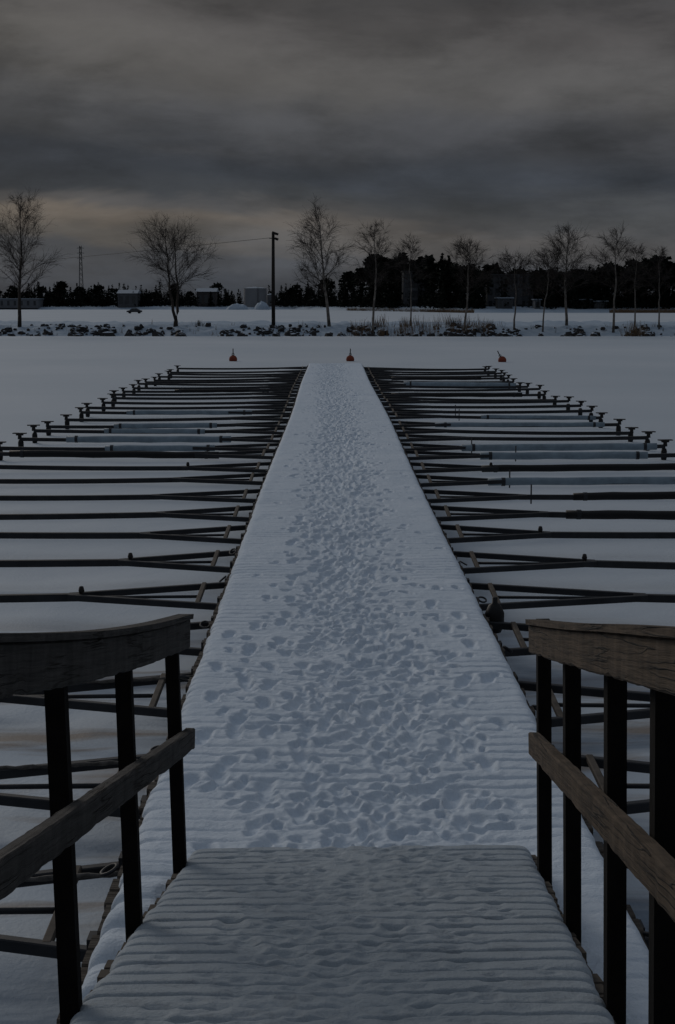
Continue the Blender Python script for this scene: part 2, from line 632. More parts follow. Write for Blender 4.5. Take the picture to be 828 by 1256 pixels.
# --- snow heightfields with footprints
def stamp(T, gx, gy, cx, cy, ang, depth, scale=1.0, floor=0.006, short=1.0):
    """press one boot print into thickness field T (rows along gy, cols along gx)"""
    R = 0.27 * scale
    i0, i1 = np.searchsorted(gy, [cy - R, cy + R])
    j0, j1 = np.searchsorted(gx, [cx - R, cx + R])
    if i1 - i0 < 2 or j1 - j0 < 2:
        return
    dx = gx[None, j0:j1] - cx
    dy = gy[i0:i1, None] - cy
    ca, sa = math.cos(ang), math.sin(ang)
    u = (dx * -sa + dy * ca) / (scale * short)
    v = (dx * ca + dy * sa) / scale
    wv = 0.050 - 0.010 * np.exp(-((u + 0.02) / 0.045) ** 2) + 0.006 * np.clip(u / 0.1, -1, 1)
    q = (np.abs(u) / 0.148) ** 2.6 + (np.abs(v) / wv) ** 2.4
    q = np.minimum(q, 50)
    mask = np.clip((1.35 - q) / 1.1, 0, 1)
    mask = mask * mask * (3 - 2 * mask)
    rim = np.exp(-((np.sqrt(q) - 1.5) / 0.30) ** 2) * 0.13
    sub = T[i0:i1, j0:j1]
    m = max(float((sub * mask).sum() / (mask.sum() + 1e-6)), 0.0)
    tgt = max(m - depth * min(max((m - 0.012) / 0.055, 0.12), 1.0), floor)
    # heel and ball sink deeper, the toe ploughs a little
    prof = 0.006 * np.cos(u * 26)
    sub[:] = sub * (1 - mask) + np.minimum(sub, tgt + prof) * mask + rim * depth * (1 - mask)


def soften(T, n=1, w=0.5):
    for _ in range(n):
        P = np.pad(T, 1, mode='edge')
        A = (P[:-2, 1:-1] + P[2:, 1:-1] + P[1:-1, :-2] + P[1:-1, 2:]) / 4
        T = T * (1 - w) + A * w
    return T


# dock snow
step = []
y = Y0
while y < Y1:
    step.append(y)
    y += min(max(0.011, y * y * 1.0e-4), 0.05)
gy = np.array(step)
gx0 = np.linspace(XL, XR, 216)
U = (gx0 - XL) / (XR - XL)
GX, GY = np.meshgrid(gx0, gy)
T = 0.070 + 0.028 * vnoise(GX * 1.3, GY * 0.7, 8, 3) + 0.012 * vnoise(GX * 7, GY * 7, 9, 2)
fr = np.abs(((GY - Y0 - 0.08) / PITCHB + 0.5) % 1.0 - 0.5)          # 0 at plank centre, .5 at gap
fr2 = ((GY - Y0 - 0.08) / PITCHB) % 1.0
ridge_amt = 0.55 + 1.1 * vnoise(GX * 0.8, GY * 0.6, 12, 2)
plank_id = np.floor((GY - Y0 - 0.08) / PITCHB + 0.5).astype(int)
pj = np.random.RandomState(3).rand(plank_id.max() + 2)[plank_id]
T -= (0.026 * np.clip(ridge_amt, 0.1, 1.4)) * np.exp(-((0.5 - fr) / 0.10) ** 2) * (0.3 + pj)
# trodden way
cpath = 0.12 + sway(gy) + 0.16 * vnoise(gy * 0.12, gy * 0 + 3, 21, 2)
hw = 0.52 + 0.25 * vnoise(gy * 0.2, gy * 0 + 9, 22, 2) + 0.22 * np.clip((15 - gy) / 5, 0, 1)
tread = np.exp(-(np.abs(GX - cpath[:, None]) / hw[:, None]) ** 3.0)
T -= 0.012 * tread
# deep untouched snow in the slots beside the ramp
leftpile = np.clip((-0.80 - GX) / 0.12 + 0.5, 0, 1) * np.clip((7.3 - GY) / 0.9, 0, 1)
T += leftpile * (0.05 + 0.03 * np.cos((GY - 5) * 2 * math.pi / 0.33) * 0.6)
rightpile = np.clip((GX - 0.95) / 0.15, 0, 1) * np.clip((8.2 - GY) / 1.2, 0, 1)
T += rightpile * 0.02
rp = random.Random(5)
nst = 0
walkers = []
for i in range(6200):
    yy = rp.uniform(5.0, Y1 - 0.3)
    near = yy < 15
    c = 0.12 + float(sway(yy)) + float(np.interp(yy, gy, cpath)) * 0.0
    c = float(np.interp(yy, gy, cpath))
    h_ = float(np.interp(yy, gy, hw))
    xx = rp.gauss(c, h_ * 0.50)
    if rp.random() < (0.10 if near else 0.04):
        xx = rp.uniform(XL + 0.2, XR - 0.15)
    if xx < XL + 0.12 or xx > XR - 0.12:
        continue
    if yy < 8.6 and xx > 0.95:
        continue
    ang = rp.gauss(0, 0.45) + (math.pi if rp.random() < 0.45 else 0)
    stamp(T, gx0, gy, xx, yy, ang, rp.uniform(0.018, 0.046), rp.uniform(0.5, 0.9) if near or rp.random() < .6 else rp.uniform(.8, 1.0), 0.006, rp.uniform(0.5, 0.8) if rp.random() < 0.75 else 1.1)
# walking lines along the sides
for x_s, y_a, y_b, n in ((-0.55, 7.3, 13.5, 12), (0.95, 9.0, 14, 9), (0.75, 8.0, 11.5, 7), (-0.75, 8.2, 12.5, 9), (-0.35, 7.2, 20, 24)):
    for i in range(n):
        yy = y_a + (y_b - y_a) * (i + rp.uniform(-.2, .2)) / n
        stamp(T, gx0, gy, x_s + (0.1 if i % 2 else -0.1) + rp.uniform(-.05, .05), yy, rp.gauss(0, .2), 0.04)
T = soften(T, 1, 0.35)
# small crumbs thrown up between the prints
T += (0.3 + 0.7 * tread) * (0.012 * vnoise(GX * 26, GY * 20, 31, 2) + 0.018 * vnoise(GX * 11, GY * 9, 32, 2))
T = np.maximum(T, 0.004)
# edges: broken, thinning to nothing at the plank ends
eL = 0.012 + 0.03 * np.abs(vnoise(gy * 3.1, gy * 0, 41, 3)) * 2 + 0.02 * np.exp(-((0.5 - np.abs(((gy - Y0 - 0.08) / PITCHB + 0.5) % 1 - .5)) / .15) ** 2)
eL += np.clip((7.6 - gy) / 1.0, 0, 1) * 0.025
eR = 0.012 + 0.02 * np.abs(vnoise(gy * 2.6, gy * 0, 43, 3)) * 2
sw = sway(gy)
GXX = (XL + eL + sw)[:, None] + U[None, :] * ((XR - eR) - (XL + eL))[:, None]
dist = np.minimum(GXX - (XL + eL + sw)[:, None], (XR - eR + sw)[:, None] - GXX)
fall = 1 - np.exp(-np.maximum(dist, 0) / 0.022)
ZZ = DECK + T * fall
ZZ[:, 0] = DECK - 0.012
ZZ[:, -1] = DECK - 0.012
ds = link('dock_snow', grid_mesh('dock_snow', GXX, GY, ZZ, M['snow']))
tag(ds, 'snow trodden full of boot prints lying along the dock', 'snow', kind='stuff')

# ------------------------------------------------------------------ ramp with timber railings
ramp_o = empty('access_ramp', tuple(rampP(RWID / 2, 0, -0.1)))
tag(ramp_o, 'sloping gangway ramp with snowy ridged boards in the foreground', 'ramp')
RLEN = 8.6
RP = 0.128
fwd = rnorm.cross(rside).normalized()
rot = Matrix((rside, fwd, rnorm)).transposed()
pm = MB()
pm.box((0, 0, 0), (RWID, 0.105, 0.04))
rpme = pm.mesh('ramp_board', M['plank'])
i = 0
s = 0.06
while s < RLEN:
    o = link('ramp_board', rpme)
    o.parent = ramp_o
    p = rampP(RWID / 2 + rnd.uniform(-.012, .012), s, -0.02)
    o.location = p - ramp_o.location
    o.rotation_euler = rot.to_euler()
    s += RP
for u in (0.07, RWID - 0.07):
    mb = MB()
    a, b_ = rampP(u, 0.05, -0.095), rampP(u, RLEN, -0.095)
    mb.beam(tuple(a), tuple(b_), 0.06, 0.105)
    mb.build('stringer', M['steel'], ramp_o)
# steel lip that bears on the dock
mb = MB()
mb.sweep([tuple(rampP(0.02, -0.02, -0.03)), tuple(rampP(RWID - 0.02, -0.02, -0.03))], [(-0.05, -0.12), (0.05, -0.12), (0.05, 0.02), (-0.05, 0.02)])
mb.build('landing_lip', M['plank'], ramp_o)

# ramp snow (own coordinates)
rgy = np.concatenate([np.arange(-0.22, 5.0, 0.0065), np.arange(5.0, RLEN, 0.03)])
rgx = np.linspace(0, RWID, 180)
AX, AY = np.meshgrid(rgx, rgy)
T = 0.046 + 0.012 * vnoise(AX * 1.5, AY * 1.2, 51, 3) + 0.008 * vnoise(AX * 9, AY * 9, 52, 2)
ph = (AY - 0.06) / RP + 0.10 * vnoise(AX * 1.1, AY * 0.9, 57, 2)
fr = np.abs((ph + 0.5) % 1.0 - 0.5)
bid = np.clip(np.floor(ph + 0.5).astype(int), 0, 400)
bj = np.random.RandomState(6).rand(402)[bid]
ctr = np.exp(-((AX - RWID * 0.5) / 0.42) ** 2)
amt = np.clip(1.0 + 1.3 * vnoise(AX * 1.1, AY * 1.1, 54, 2) - 0.75 * ctr, 0.05, 1.6)
T += 0.003 * (bj - 0.5)
for i in range(420):
    s = rp.uniform(-0.1, 4.2)
    u = rp.gauss(RWID * 0.5, 0.30)
    if u < 0.15 or u > RWID - 0.15:
        continue
    stamp(T, rgx, rgy, u, s, rp.gauss(0, .25) + (math.pi if rp.random() < .5 else 0), rp.uniform(.004, .010), rp.uniform(.65, .95), 0.02, rp.uniform(.42, .7))
for (pu, ps) in ((1.12, 1.15), (0.36, 1.6), (0.95, 1.75), (0.45, 1.95), (1.05, 0.35), (0.62, 2.1)):
    stamp(T, rgx, rgy, pu * RWID / 1.6, ps, rp.gauss(0, .3), 0.020, 1.05, 0.012, 0.7)
T = soften(T, 2)
T -= 0.024 * amt * np.exp(-((0.5 - fr) / 0.085) ** 2) * (0.3 + bj)
T += ctr * (0.005 * vnoise(AX * 26, AY * 22, 55, 2) + 0.004 * vnoise(AX * 9, AY * 8, 56, 2))
T = np.maximum(T, 0.010)
e0 = 0.012 + 0.03 * np.abs(vnoise(rgy * 5, rgy * 0, 58, 3)) * 2 + 0.018 * np.exp(-((0.5 - np.abs(((rgy - .06) / RP + .5) % 1 - .5)) / .16) ** 2)
e1 = 0.010 + 0.02 * np.abs(vnoise(rgy * 5, rgy * 0, 59, 3)) * 2 + 0.018 * np.exp(-((0.5 - np.abs(((rgy - .06) / RP + .5) % 1 - .5)) / .16) ** 2)
UX = e0[:, None] + (rgx / RWID)[None, :] * (RWID - e0 - e1)[:, None]
dist = np.minimum(UX - e0[:, None], (RWID - e1)[:, None] - UX)
T *= 1 - np.exp(-np.maximum(dist, 0) / 0.016)
# the tongue of snow that bridges ramp end and dock
tong = np.clip((0.03 - AY) / 0.24, 0, 1)
edge = 0.035 * vnoise(AX * 6, AX * 0, 60, 3)
T = T - (tong + 0.0) ** 1.0 * 0.17 + np.where(AY < 0.03, edge * tong, 0)
T[:, 0] = np.minimum(T[:, 0], -0.01)
T[:, -1] = np.minimum(T[:, -1], -0.01)
base_ = np.array(RL)[None, None, :] + UX[..., None] * np.array(rside) - AY[..., None] * np.array(rdir) + T[..., None] * np.array(rnorm)
# straighten the tongue against the rising ramp plane
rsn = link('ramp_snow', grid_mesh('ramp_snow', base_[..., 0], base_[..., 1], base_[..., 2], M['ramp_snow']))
tag(rsn, 'thin dirty snow ridged by the boards of the foreground ramp', 'snow', kind='stuff')


def solve_s(u, px, h=0.0):
    lo, hi = -0.5, 8.0
    # px moves away from the centre as s grows
    f0 = proj(rampP(u, 0.0, h))[0]
    for _ in range(60):
        mid = (lo + hi) / 2
        p = rampP(u, mid, h)
        if p.y < 0.3:
            hi = mid
            continue
        x = proj(p)[0]
        if (u < RWID / 2 and x > px) or (u > RWID / 2 and x < px):
            lo = mid
        else:
            hi = mid
    return (lo + hi) / 2


def height_for(p, py):
    """height above p (vertical) at which it shows at photo row py"""
    lo, hi = -1.0, 3.0
    for _ in range(50):
        mid = (lo + hi) / 2
        if proj((p.x, p.y, p.z + mid))[1] > py:
            lo = mid
        else:
            hi = mid
    return lo


LEAN = -0.022


def catmull(P, n=6):
    out = []
    for i in range(len(P) - 1):
        p0, p1, p2, p3 = P[max(i - 1, 0)], P[i], P[i + 1], P[min(i + 2, len(P) - 1)]
        for j in range(n):
            t = j / n
            out.append(0.5 * ((2 * p1) + (p2 - p0) * t + (2 * p0 - 5 * p1 + 4 * p2 - p3) * t * t + (3 * p1 - p0 - 3 * p2 + p3) * t ** 3))
    out.append(P[-1])
    return out


def plank_prof(th, ht):
    c = 0.006
    return [(-th / 2 + c, 0), (th / 2 - c, 0), (th / 2, c), (th / 2, ht - c), (th / 2 - c, ht), (-th / 2 + c, ht), (-th / 2, ht - c), (-th / 2, c)]


def railing(u_edge, sgn, post_px, upper, lower, label, matr, extra_s):
    """upper/lower: lists (px, py_top) measured on the photograph at the plank's inner face"""
    root = empty('ramp_railing', tuple(rampP(u_edge, 0, 0)))
    tag(root, label, 'railing', 'timber railings of the ramp')
    ui = u_edge - sgn * 0.062             # inner plank centre line

    def line(pts, extra):
        P = []
        for px, py in pts:
            s = solve_s(ui, px, 0.8 if py < 880 else 0.45)
            for _ in range(3):
                b = rampP(ui, s)
                hh = height_for(b, py)
                # refine s so that the raised point shows at px
                x = proj((b.x + LEAN * hh, b.y, b.z + hh))[0]
                s += (px - x) * (-1 if sgn < 0 else 1) * (-1 if False else 1) * 0.004
            b = rampP(ui, s)
            hh = height_for(b, py)
            P.append(Vector((b.x + LEAN * hh, b.y, b.z + hh)))
        d = (P[-1] - P[-2]).normalized()
        P.append(P[-1] + d * extra)
        return P
    up = catmull(line(upper, extra_s), 14)
    lo = catmull(line(lower, extra_s), 14)
    for nm, pts, ht in (('top_rail', up, 0.125 if sgn < 0 else 0.114), ('middle_rail', lo, 0.092)):
        mb = MB()
        prof = []
        rr = random.Random(len(pts) + int(sgn))
        for p in pts:
            j = rr.uniform(-.001, .001)
            nick = rr.uniform(0.002, 0.007) if rr.random() < 0.18 else 0.0
            prof.append([(a + j + rr.uniform(-.0012, .0012), b_ - ht + rr.uniform(-.0012, .0012) + (nick if b_ < 0.02 else 0)) for a, b_ in plank_prof(0.046, ht)])
        mb.sweep([tuple(p) for p in pts], prof)
        mb.build(nm, matr, root)

    # cap board lying on the top rail: its overhang leaves a dark shadow line
    mb = MB()
    cw, ch = 0.066, 0.020
    rr = random.Random(3 + int(sgn))
    mb.sweep([tuple(p + Vector((-sgn * 0.004, 0, 0.001))) for p in up],
             [[(-cw / 2 + rr.uniform(-.002, .002), 0.0), (cw / 2 + rr.uniform(-.002, .002), 0.0), (cw / 2, ch), (-cw / 2, ch)] for _ in up])
    mb.build('cap_board', matr, root)

    def top_at(y):
        for a, b_ in zip(up[:-1], up[1:]):
            if (a.y - y) * (b_.y - y) <= 0:
                t = (y - a.y) / (b_.y - a.y) if abs(b_.y - a.y) > 1e-6 else 0
                return (a + (b_ - a) * t).z
        return up[0].z if y > up[0].y else up[-1].z
    for px in post_px:
        s = solve_s(u_edge, px, 0.0)
        b = rampP(u_edge + sgn * 0.0, s)
        zt = top_at(b.y) - 0.035
        hh = zt - b.z
        mb = MB()
        a = Vector((b.x - LEAN * 0.12, b.y, b.z - 0.12))
        e = Vector((b.x + LEAN * hh, b.y, zt))
        d = (e - a).normalized()
        xx = Vector((1, 0, 0))
        yy = d.cross(xx).normalized()
        xx = yy.cross(d)
        mm = Matrix((xx, yy, d)).transposed()
        hw_, hd = 0.028, 0.031
        mb.box((a + e) / 2, (hw_ * 2, hd * 2, (e - a).length), mm)
        mb.build('post', M['post'], root)
        # foot bracket
        fb = MB()
        q = rampP(u_edge - sgn * 0.03, s - 0.05, 0.005)
        fb.box(q, (0.10, 0.13, 0.022), rot)
        fb.build('foot_plate', M['post'], root)
    return root


railing(0.015, -1, (221, 165, 88, -60), [(234, 759), (190, 771), (130, 781), (60, 786), (0, 788)],
        [(237, 893), (160, 944), (80, 997), (0, 1049)], 'grey weathered timber railing on the left of the ramp', M['rail_grey'], 1.2)
railing(RWID - 0.0, 1, (668, 702, 754, 812, 900), [(655, 766), (700, 772), (760, 776), (828, 782)],
        [(655, 898), (700, 941), (760, 999), (828, 1065)], 'brown weathered timber railing on the right of the ramp', M['rail_wood'], 1.2)

# ------------------------------------------------------------------ mooring booms
ORD = ['first', 'second', 'third', 'fourth', 'fifth', 'sixth', 'seventh', 'eighth', 'ninth', 'tenth', 'eleventh', 'twelfth',
       'thirteenth', 'fourteenth', 'fifteenth', 'sixteenth', 'seventeenth', 'eighteenth', 'nineteenth', 'twentieth',
       'twenty-first', 'twenty-second', 'twenty-third', 'twenty-fourth', 'twenty-fifth', 'twenty-sixth', 'twenty-seventh',
       'twenty-eighth', 'twenty-ninth', 'thirtieth', 'thirty-first', 'thirty-second', 'thirty-third']
ZB = 0.27
TIPX = 6.65
# sleeves: (side, k): (material, from px, to px, radius)
SLEEVE = {(-1, 7): ('sleeve_black', 10, 268, 0.080), (-1, 8): ('sleeve_blue', 128, 263, 0.075), (-1, 9): ('sleeve_blue', 80, 283, 0.085),
          (-1, 10): ('sleeve_blue', 128, 251, 0.07), (-1, 11): ('sleeve_blue', 140, 266, 0.075), (-1, 13): ('sleeve_blue', 155, 309, 0.075),
          (-1, 18): ('sleeve_black', 215, 330, 0.07),
          (1, 3): ('sleeve_black', 697, 960, 0.075), (1, 4): ('sleeve_black', 706, 960, 0.072), (1, 5): ('sleeve_blue', 600, 960, 0.078),
          (1, 6): ('sleeve_black', 592, 960, 0.075), (1, 7): ('sleeve_blue', 590, 795, 0.085), (1, 8): ('sleeve_blue', 567, 807, 0.085),
          (1, 11): ('sleeve_blue', 534, 742, 0.07), (1, 12): ('sleeve_blue', 590, 735, 0.065), (1, 17): ('sleeve_black', 480, 640, 0.085),
          (1, 20): ('sleeve_blue', 495, 636, 0.14), (1, 22): ('sleeve_black', 480, 590, 0.08)}
plate_me = {}


def tip_mesh():
    a = MB()
    a.lathe([(0.0, 0.0), (0.045, 0.0), (0.035, 0.12), (0.0, 0.12)], 8)
    b_ = MB()
    b_.box((0, 0, 0), (0.28, 0.11, 0.020))
    b_.box((0, 0, -0.028), (0.14, 0.08, 0.034))
    c = MB()
    pr = [(0.0, -0.10), (0.05, -0.10), (0.06, -0.05), (0.06, 0.08), (0.045, 0.13), (0.0, 0.14)]
    c.lathe(pr, 12)
    d = MB()
    d.lathe([(0, 0), (0.022, 0), (0.03, 0.03), (0.02, 0.07), (0, 0.075)], 8)
    return a.mesh('tip_post', M['tip'], True), b_.mesh('tip_plate', M['tip']), c.mesh('tip_float', M['sleeve_black'], True), d.mesh('cleat', M['tip'], True)


TP, TPL, TF, CL = tip_mesh()
_h = MB()
_h.box((0, 0, 0), (0.09, 0.10, 0.15))
HG = _h.mesh('hinge', M['steel'])


def part(name, me, root, loc, rz=0.0):
    o = link(name, me)
    o.parent = root
    o.location = Vector(loc) - root.location
    o.rotation_euler = (0, 0, rz)
    return o


def boom(side, k, y):
    x0 = (XL if side < 0 else XR) + float(sway(y))
    tilt = rnd.uniform(-0.045, 0.045)
    dz = rnd.uniform(-0.035, 0.02)
    skew = rnd.uniform(-0.12, 0.12)
    root = empty('mooring_boom', (x0, y, 0.0))
    zb = ZB + dz
    xa = x0 + side * rnd.uniform(1.15, 1.6)               # where the two arms meet
    xt = side * (TIPX + rnd.uniform(-.12, .12)) + float(sway(y))
    A = Vector((xa, y, zb))
    Tp = Vector((xt, y + skew, zb + tilt))
    mb = MB()
    n = 8
    pts = [tuple(A.lerp(Tp, i / n) + Vector((0, 0, -0.02 * math.sin(math.pi * i / n)))) for i in range(n + 1)]
    hw_, hh = 0.035, 0.036
    mb.sweep(pts, [(-hw_, -hh), (hw_, -hh), (hw_, hh), (-hw_, hh)])
    mb.build('beam', M['steel'], root)
    for dy in (-0.5, 0.5):
        a = MB()
        a.beam((x0 - side * 0.02, y + dy, zb + (0.03 if dy > 0 else 0)), (xa + side * 0.12, y + dy * 0.07, zb + 0.004), 0.055, 0.06)
        a.build('arm', M['steel'], root)
    # cross bar a hand's breadth from the dock and the step plate of the triangle
    xc = x0 + side * 0.24
    cb = MB()
    cb.beam((xc, y - 0.42, zb + 0.012), (xc, y + 0.42, zb + 0.05), 0.045, 0.04)
    cb.build('crossbar', M['crossbar'], root)
    rbx = MB()
    rbx.tube([(x0 + side * 0.26, y, zb + 0.005), (xa - side * 0.1, y, zb - 0.005)], 0.016, 6)
    rbx.build('brace_rod', M['steel'], root, True)
    for dy in (-0.5, 0.5):
        part('hinge', HG, root, (x0 - side * 0.005, y + dy, zb + 0.02))
    if (side, k) in ((-1, 0), (-1, 1), (1, 1), (1, 2), (-1, 6), (1, 6)):
        part('cleat', CL, root, (xa, y, zb + 0.034))
    if (side, k) in ((1, 4), (1, 5), (1, 7), (1, 8), (1, 12), (1, 13)):
        st = MB()
        xs_ = xa + side * rnd.uniform(0.15, 0.6)
        st.tube([(xs_, y, zb - 0.1), (xs_, y, zb + 0.19)], 0.012, 5)
        st.build('upright_pin', M['steel'], root)
    lab = ''
    if (side, k) in SLEEVE:
        mt, p0, p1, r = SLEEVE[(side, k)]
        sy = 371 + (H - zb) / y * F
        f = lambda px: (px - 411) * y / F
        a, b_ = sorted((f(p0), f(p1)), key=abs)
        b_ = side * min(abs(b_), abs(xt) - 0.15)
        ta, tb = (a - A.x) / (Tp.x - A.x), (b_ - A.x) / (Tp.x - A.x)
        sl = MB()
        m_ = 10
        pp, rr_ = [], []
        for i in range(m_ + 1):
            t = ta + (tb - ta) * i / m_
            q = A.lerp(Tp, t)
            pp.append((q.x, q.y, q.z + 0.004 * math.sin(i * 1.7 + k)))
            rr_.append(r * (1 + 0.05 * math.sin(i * 2.3 + k)))
        rr_ = [q * 0.8 for q in rr_]
        r = r * 0.8
        sl.tube(pp, rr_, 12)
        so = sl.build('float_sleeve', M[mt], root, True)
        # pipe clamps where the sleeve is strapped on
        for t in (0.06, 0.94):
            cmx = MB()
            q = Vector(pp[0]).lerp(Vector(pp[-1]), t)
            d_ = (Vector(pp[-1]) - Vector(pp[0])).normalized()
            cmx.tube([tuple(q - d_ * 0.03), tuple(q + d_ * 0.03)], r * 1.1, 12)
            cmx.build('clamp', M['steel'], so)
        lab = ', pale blue float' if mt == 'sleeve_blue' else ', thick black float'
    # tip
    part('tip_float', TF, root, (xt - side * 0.02, y + skew, 0.10))
    part('tip_post', TP, root, (xt, y + skew, zb + tilt))
    part('tip_plate', TPL, root, (xt, y + skew, zb + tilt + 0.125), rnd.uniform(-.2, .2))
    if k <= -2 and side < 0:
        rp_ = MB()
        pts = []
        for i in range(60):
            t = i / 59
            q = Vector((x0 + side * 0.01, y + 0.3, zb + 0.07)).lerp(Vector((xa + side * 1.6, y + 0.02, zb + 0.05)), t)
            pts.append((q.x, q.y + 0.003 * math.sin(i * 2.1), q.z + 0.003 * math.cos(i * 2.1) - 0.02 * math.sin(math.pi * t)))
        rp_.tube(pts, [0.013 + 0.003 * math.sin(i * 2.1) for i in range(60)], 6)
        rp_.build('rope', M['rope'], root, True)
    return root, lab


for side in (-1, 1):
    nm = 'left' if side < 0 else 'right'
    ks = [k for k in range(-4, 28) if not (side < 0 and k == 26)]
    for j, k in enumerate(ks):
        yk = 14.77 + 1.96 * k + rnd.uniform(-0.12, 0.12)
        if k == 27:
            yk = 67.2
        root, lab = boom(side, k, yk)
        if k < 0:
            hint = {-1: 'steel mooring boom on the %s ice level with the railing end', -2: 'second steel mooring boom back behind the %s railing',
                    -3: 'third steel mooring boom back, low behind the %s railing', -4: 'nearest steel mooring boom at the foot of the %s railing'}[k] % nm
            tag(root, hint, 'boom', 'mooring booms along the dock')
        elif k == 27:
            tag(root, 'farthest steel mooring boom at the end of the dock, %s side' % nm, 'boom', 'mooring booms along the dock')
        else:
            tag(root, 'steel mooring boom %s of dock, %s beyond the railing%s' % (nm, ORD[k], lab), 'boom', 'mooring booms along the dock')

# black fender hanging by the dock's right edge
fy = 14.0
fb = MB()
fb.lathe([(0.0, -0.14), (0.06, -0.12), (0.085, -0.05), (0.085, 0.05), (0.055, 0.12), (0.025, 0.14), (0.025, 0.19), (0.0, 0.19)], 14)
fe = fb.build('fender', M['sleeve_black'], None, True)
fe.location = (XR + 0.10, 13.35, DECK - 0.06)
tag(fe, 'small black fender hanging at the right edge of the dock', 'fender')

# ------------------------------------------------------------------ buoys frozen into the ice beyond the dock
for px, py, tl, lab in ((286, 443, 0.0, 'left orange mooring buoy frozen upright in the ice'),
                        (429.5, 443, 0.02, 'orange mooring buoy directly beyond the end of the dock'),
                        (617, 444, -0.5, 'right orange mooring buoy lying tilted on the ice')):
    p = onz(px, py, 0.0)
    root = empty('mooring_buoy', (p.x, p.y, 0))
    tag(root, lab, 'buoy', 'mooring buoys')
    b = MB()
    b.lathe([(0, -0.2), (0.18, -0.14), (0.27, 0.02), (0.29, 0.14), (0.26, 0.28), (0.18, 0.39), (0.07, 0.44), (0, 0.44)], 18)
    o = b.build('float_body', M['buoy'], None, True)
    o.parent = root
    r = MB()
    r.tube([(0, 0, 0.42), (0, 0, 0.95)], 0.035, 6)
    r.tube([(0.09 * math.cos(a), 0, 0.52 + 0.09 * math.sin(a)) for a in np.linspace(0, 2 * math.pi, 13)], 0.018, 5)
    q = r.build('mast', M['tip'], None)
    q.parent = root
    root.rotation_euler = (0, tl, 0.3)
    root.scale = (0.76, 0.76, 0.70)

# ------------------------------------------------------------------ breakwater island with trees
bx = np.linspace(-110, 110, 420)
by = np.concatenate([np.linspace(138.5, 152, 46), np.linspace(153, 186, 24)])
BX, BY = np.meshgrid(bx, by)
shore = 142.6 + 1.6 * vnoise(BX * 0.09, BX * 0, 71, 3) * 2
prof = np.clip((BY - shore) / 6.5, 0, 1)
prof = prof * prof * (3 - 2 * prof)
back = np.clip((183 - BY) / 10, 0, 1)
BZ = -0.15 + (1.05 + 0.5 * vnoise(BX * 0.12, BY * 0.12, 73, 3)) * prof * back + 0.55 * vnoise(BX * 0.9, BY * 0.9, 74, 3) * prof * back
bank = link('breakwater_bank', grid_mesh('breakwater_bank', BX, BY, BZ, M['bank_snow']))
tag(bank, kind='structure')


def bankz(x, y):
    i = int(np.clip(np.searchsorted(by, y), 0, len(by) - 1))
    j = int(np.clip(np.searchsorted(bx, x), 0, len(bx) - 1))
    return float(BZ[i, j])


# boulders of the bank
def rock(mb, c, s, rr):
    b = len(mb.v)
    import itertools
    n, m_ = 7, 4
    mb.v.append((c[0], c[1], c[2] + s[2]))
    for i in range(1, m_):
        th = math.pi * i / m_
        for j in range(n):
            a = 2 * math.pi * j / n + i * 0.4
            k_ = rr.uniform(0.6, 1.2)
            mb.v.append((c[0] + s[0] * k_ * math.sin(th) * math.cos(a), c[1] + s[1] * k_ * math.sin(th) * math.sin(a), c[2] + s[2] * k_ * math.cos(th)))
    for j in range(n):
        mb.quad([b, b + 1 + j, b + 1 + (j + 1) % n])
    for i in range(m_ - 2):
        for j in range(n):
            mb.quad([b + 1 + i * n + j, b + 1 + (i + 1) * n + j, b + 1 + (i + 1) * n + (j + 1) % n, b + 1 + i * n + (j + 1) % n])


rr = random.Random(9)
mb = MB()
for i in range(2300):
    x = rr.uniform(-75, 75)
    dens = 1.0 if x < 0 else 0.75
    if rr.random() > dens:
        continue
    sh = float(np.interp(x, bx, shore[0]))
    t = rr.betavariate(1.3, 2.0)
    y = sh + 0.5 + 5.5 * t
    s = (0.09 + 0.30 * rr.random() ** 2.0) * (1.25 - 0.4 * t)
    if vnoise(np.array([x * 0.35]), np.array([y * .2]), 88, 2)[0] < rr.uniform(-.3, .12):
        continue
    rock(mb, (x, y, bankz(x, y) + s * 0.1), (s * rr.uniform(.9, 1.5), s * rr.uniform(.8, 1.3), s * rr.uniform(.8, 1.25)), rr)
ro = mb.build('bank_rocks', M['rock'])
tag(ro, 'dark snow-dusted rocks strewn along the edge of the breakwater bank', 'rocks', kind='stuff')


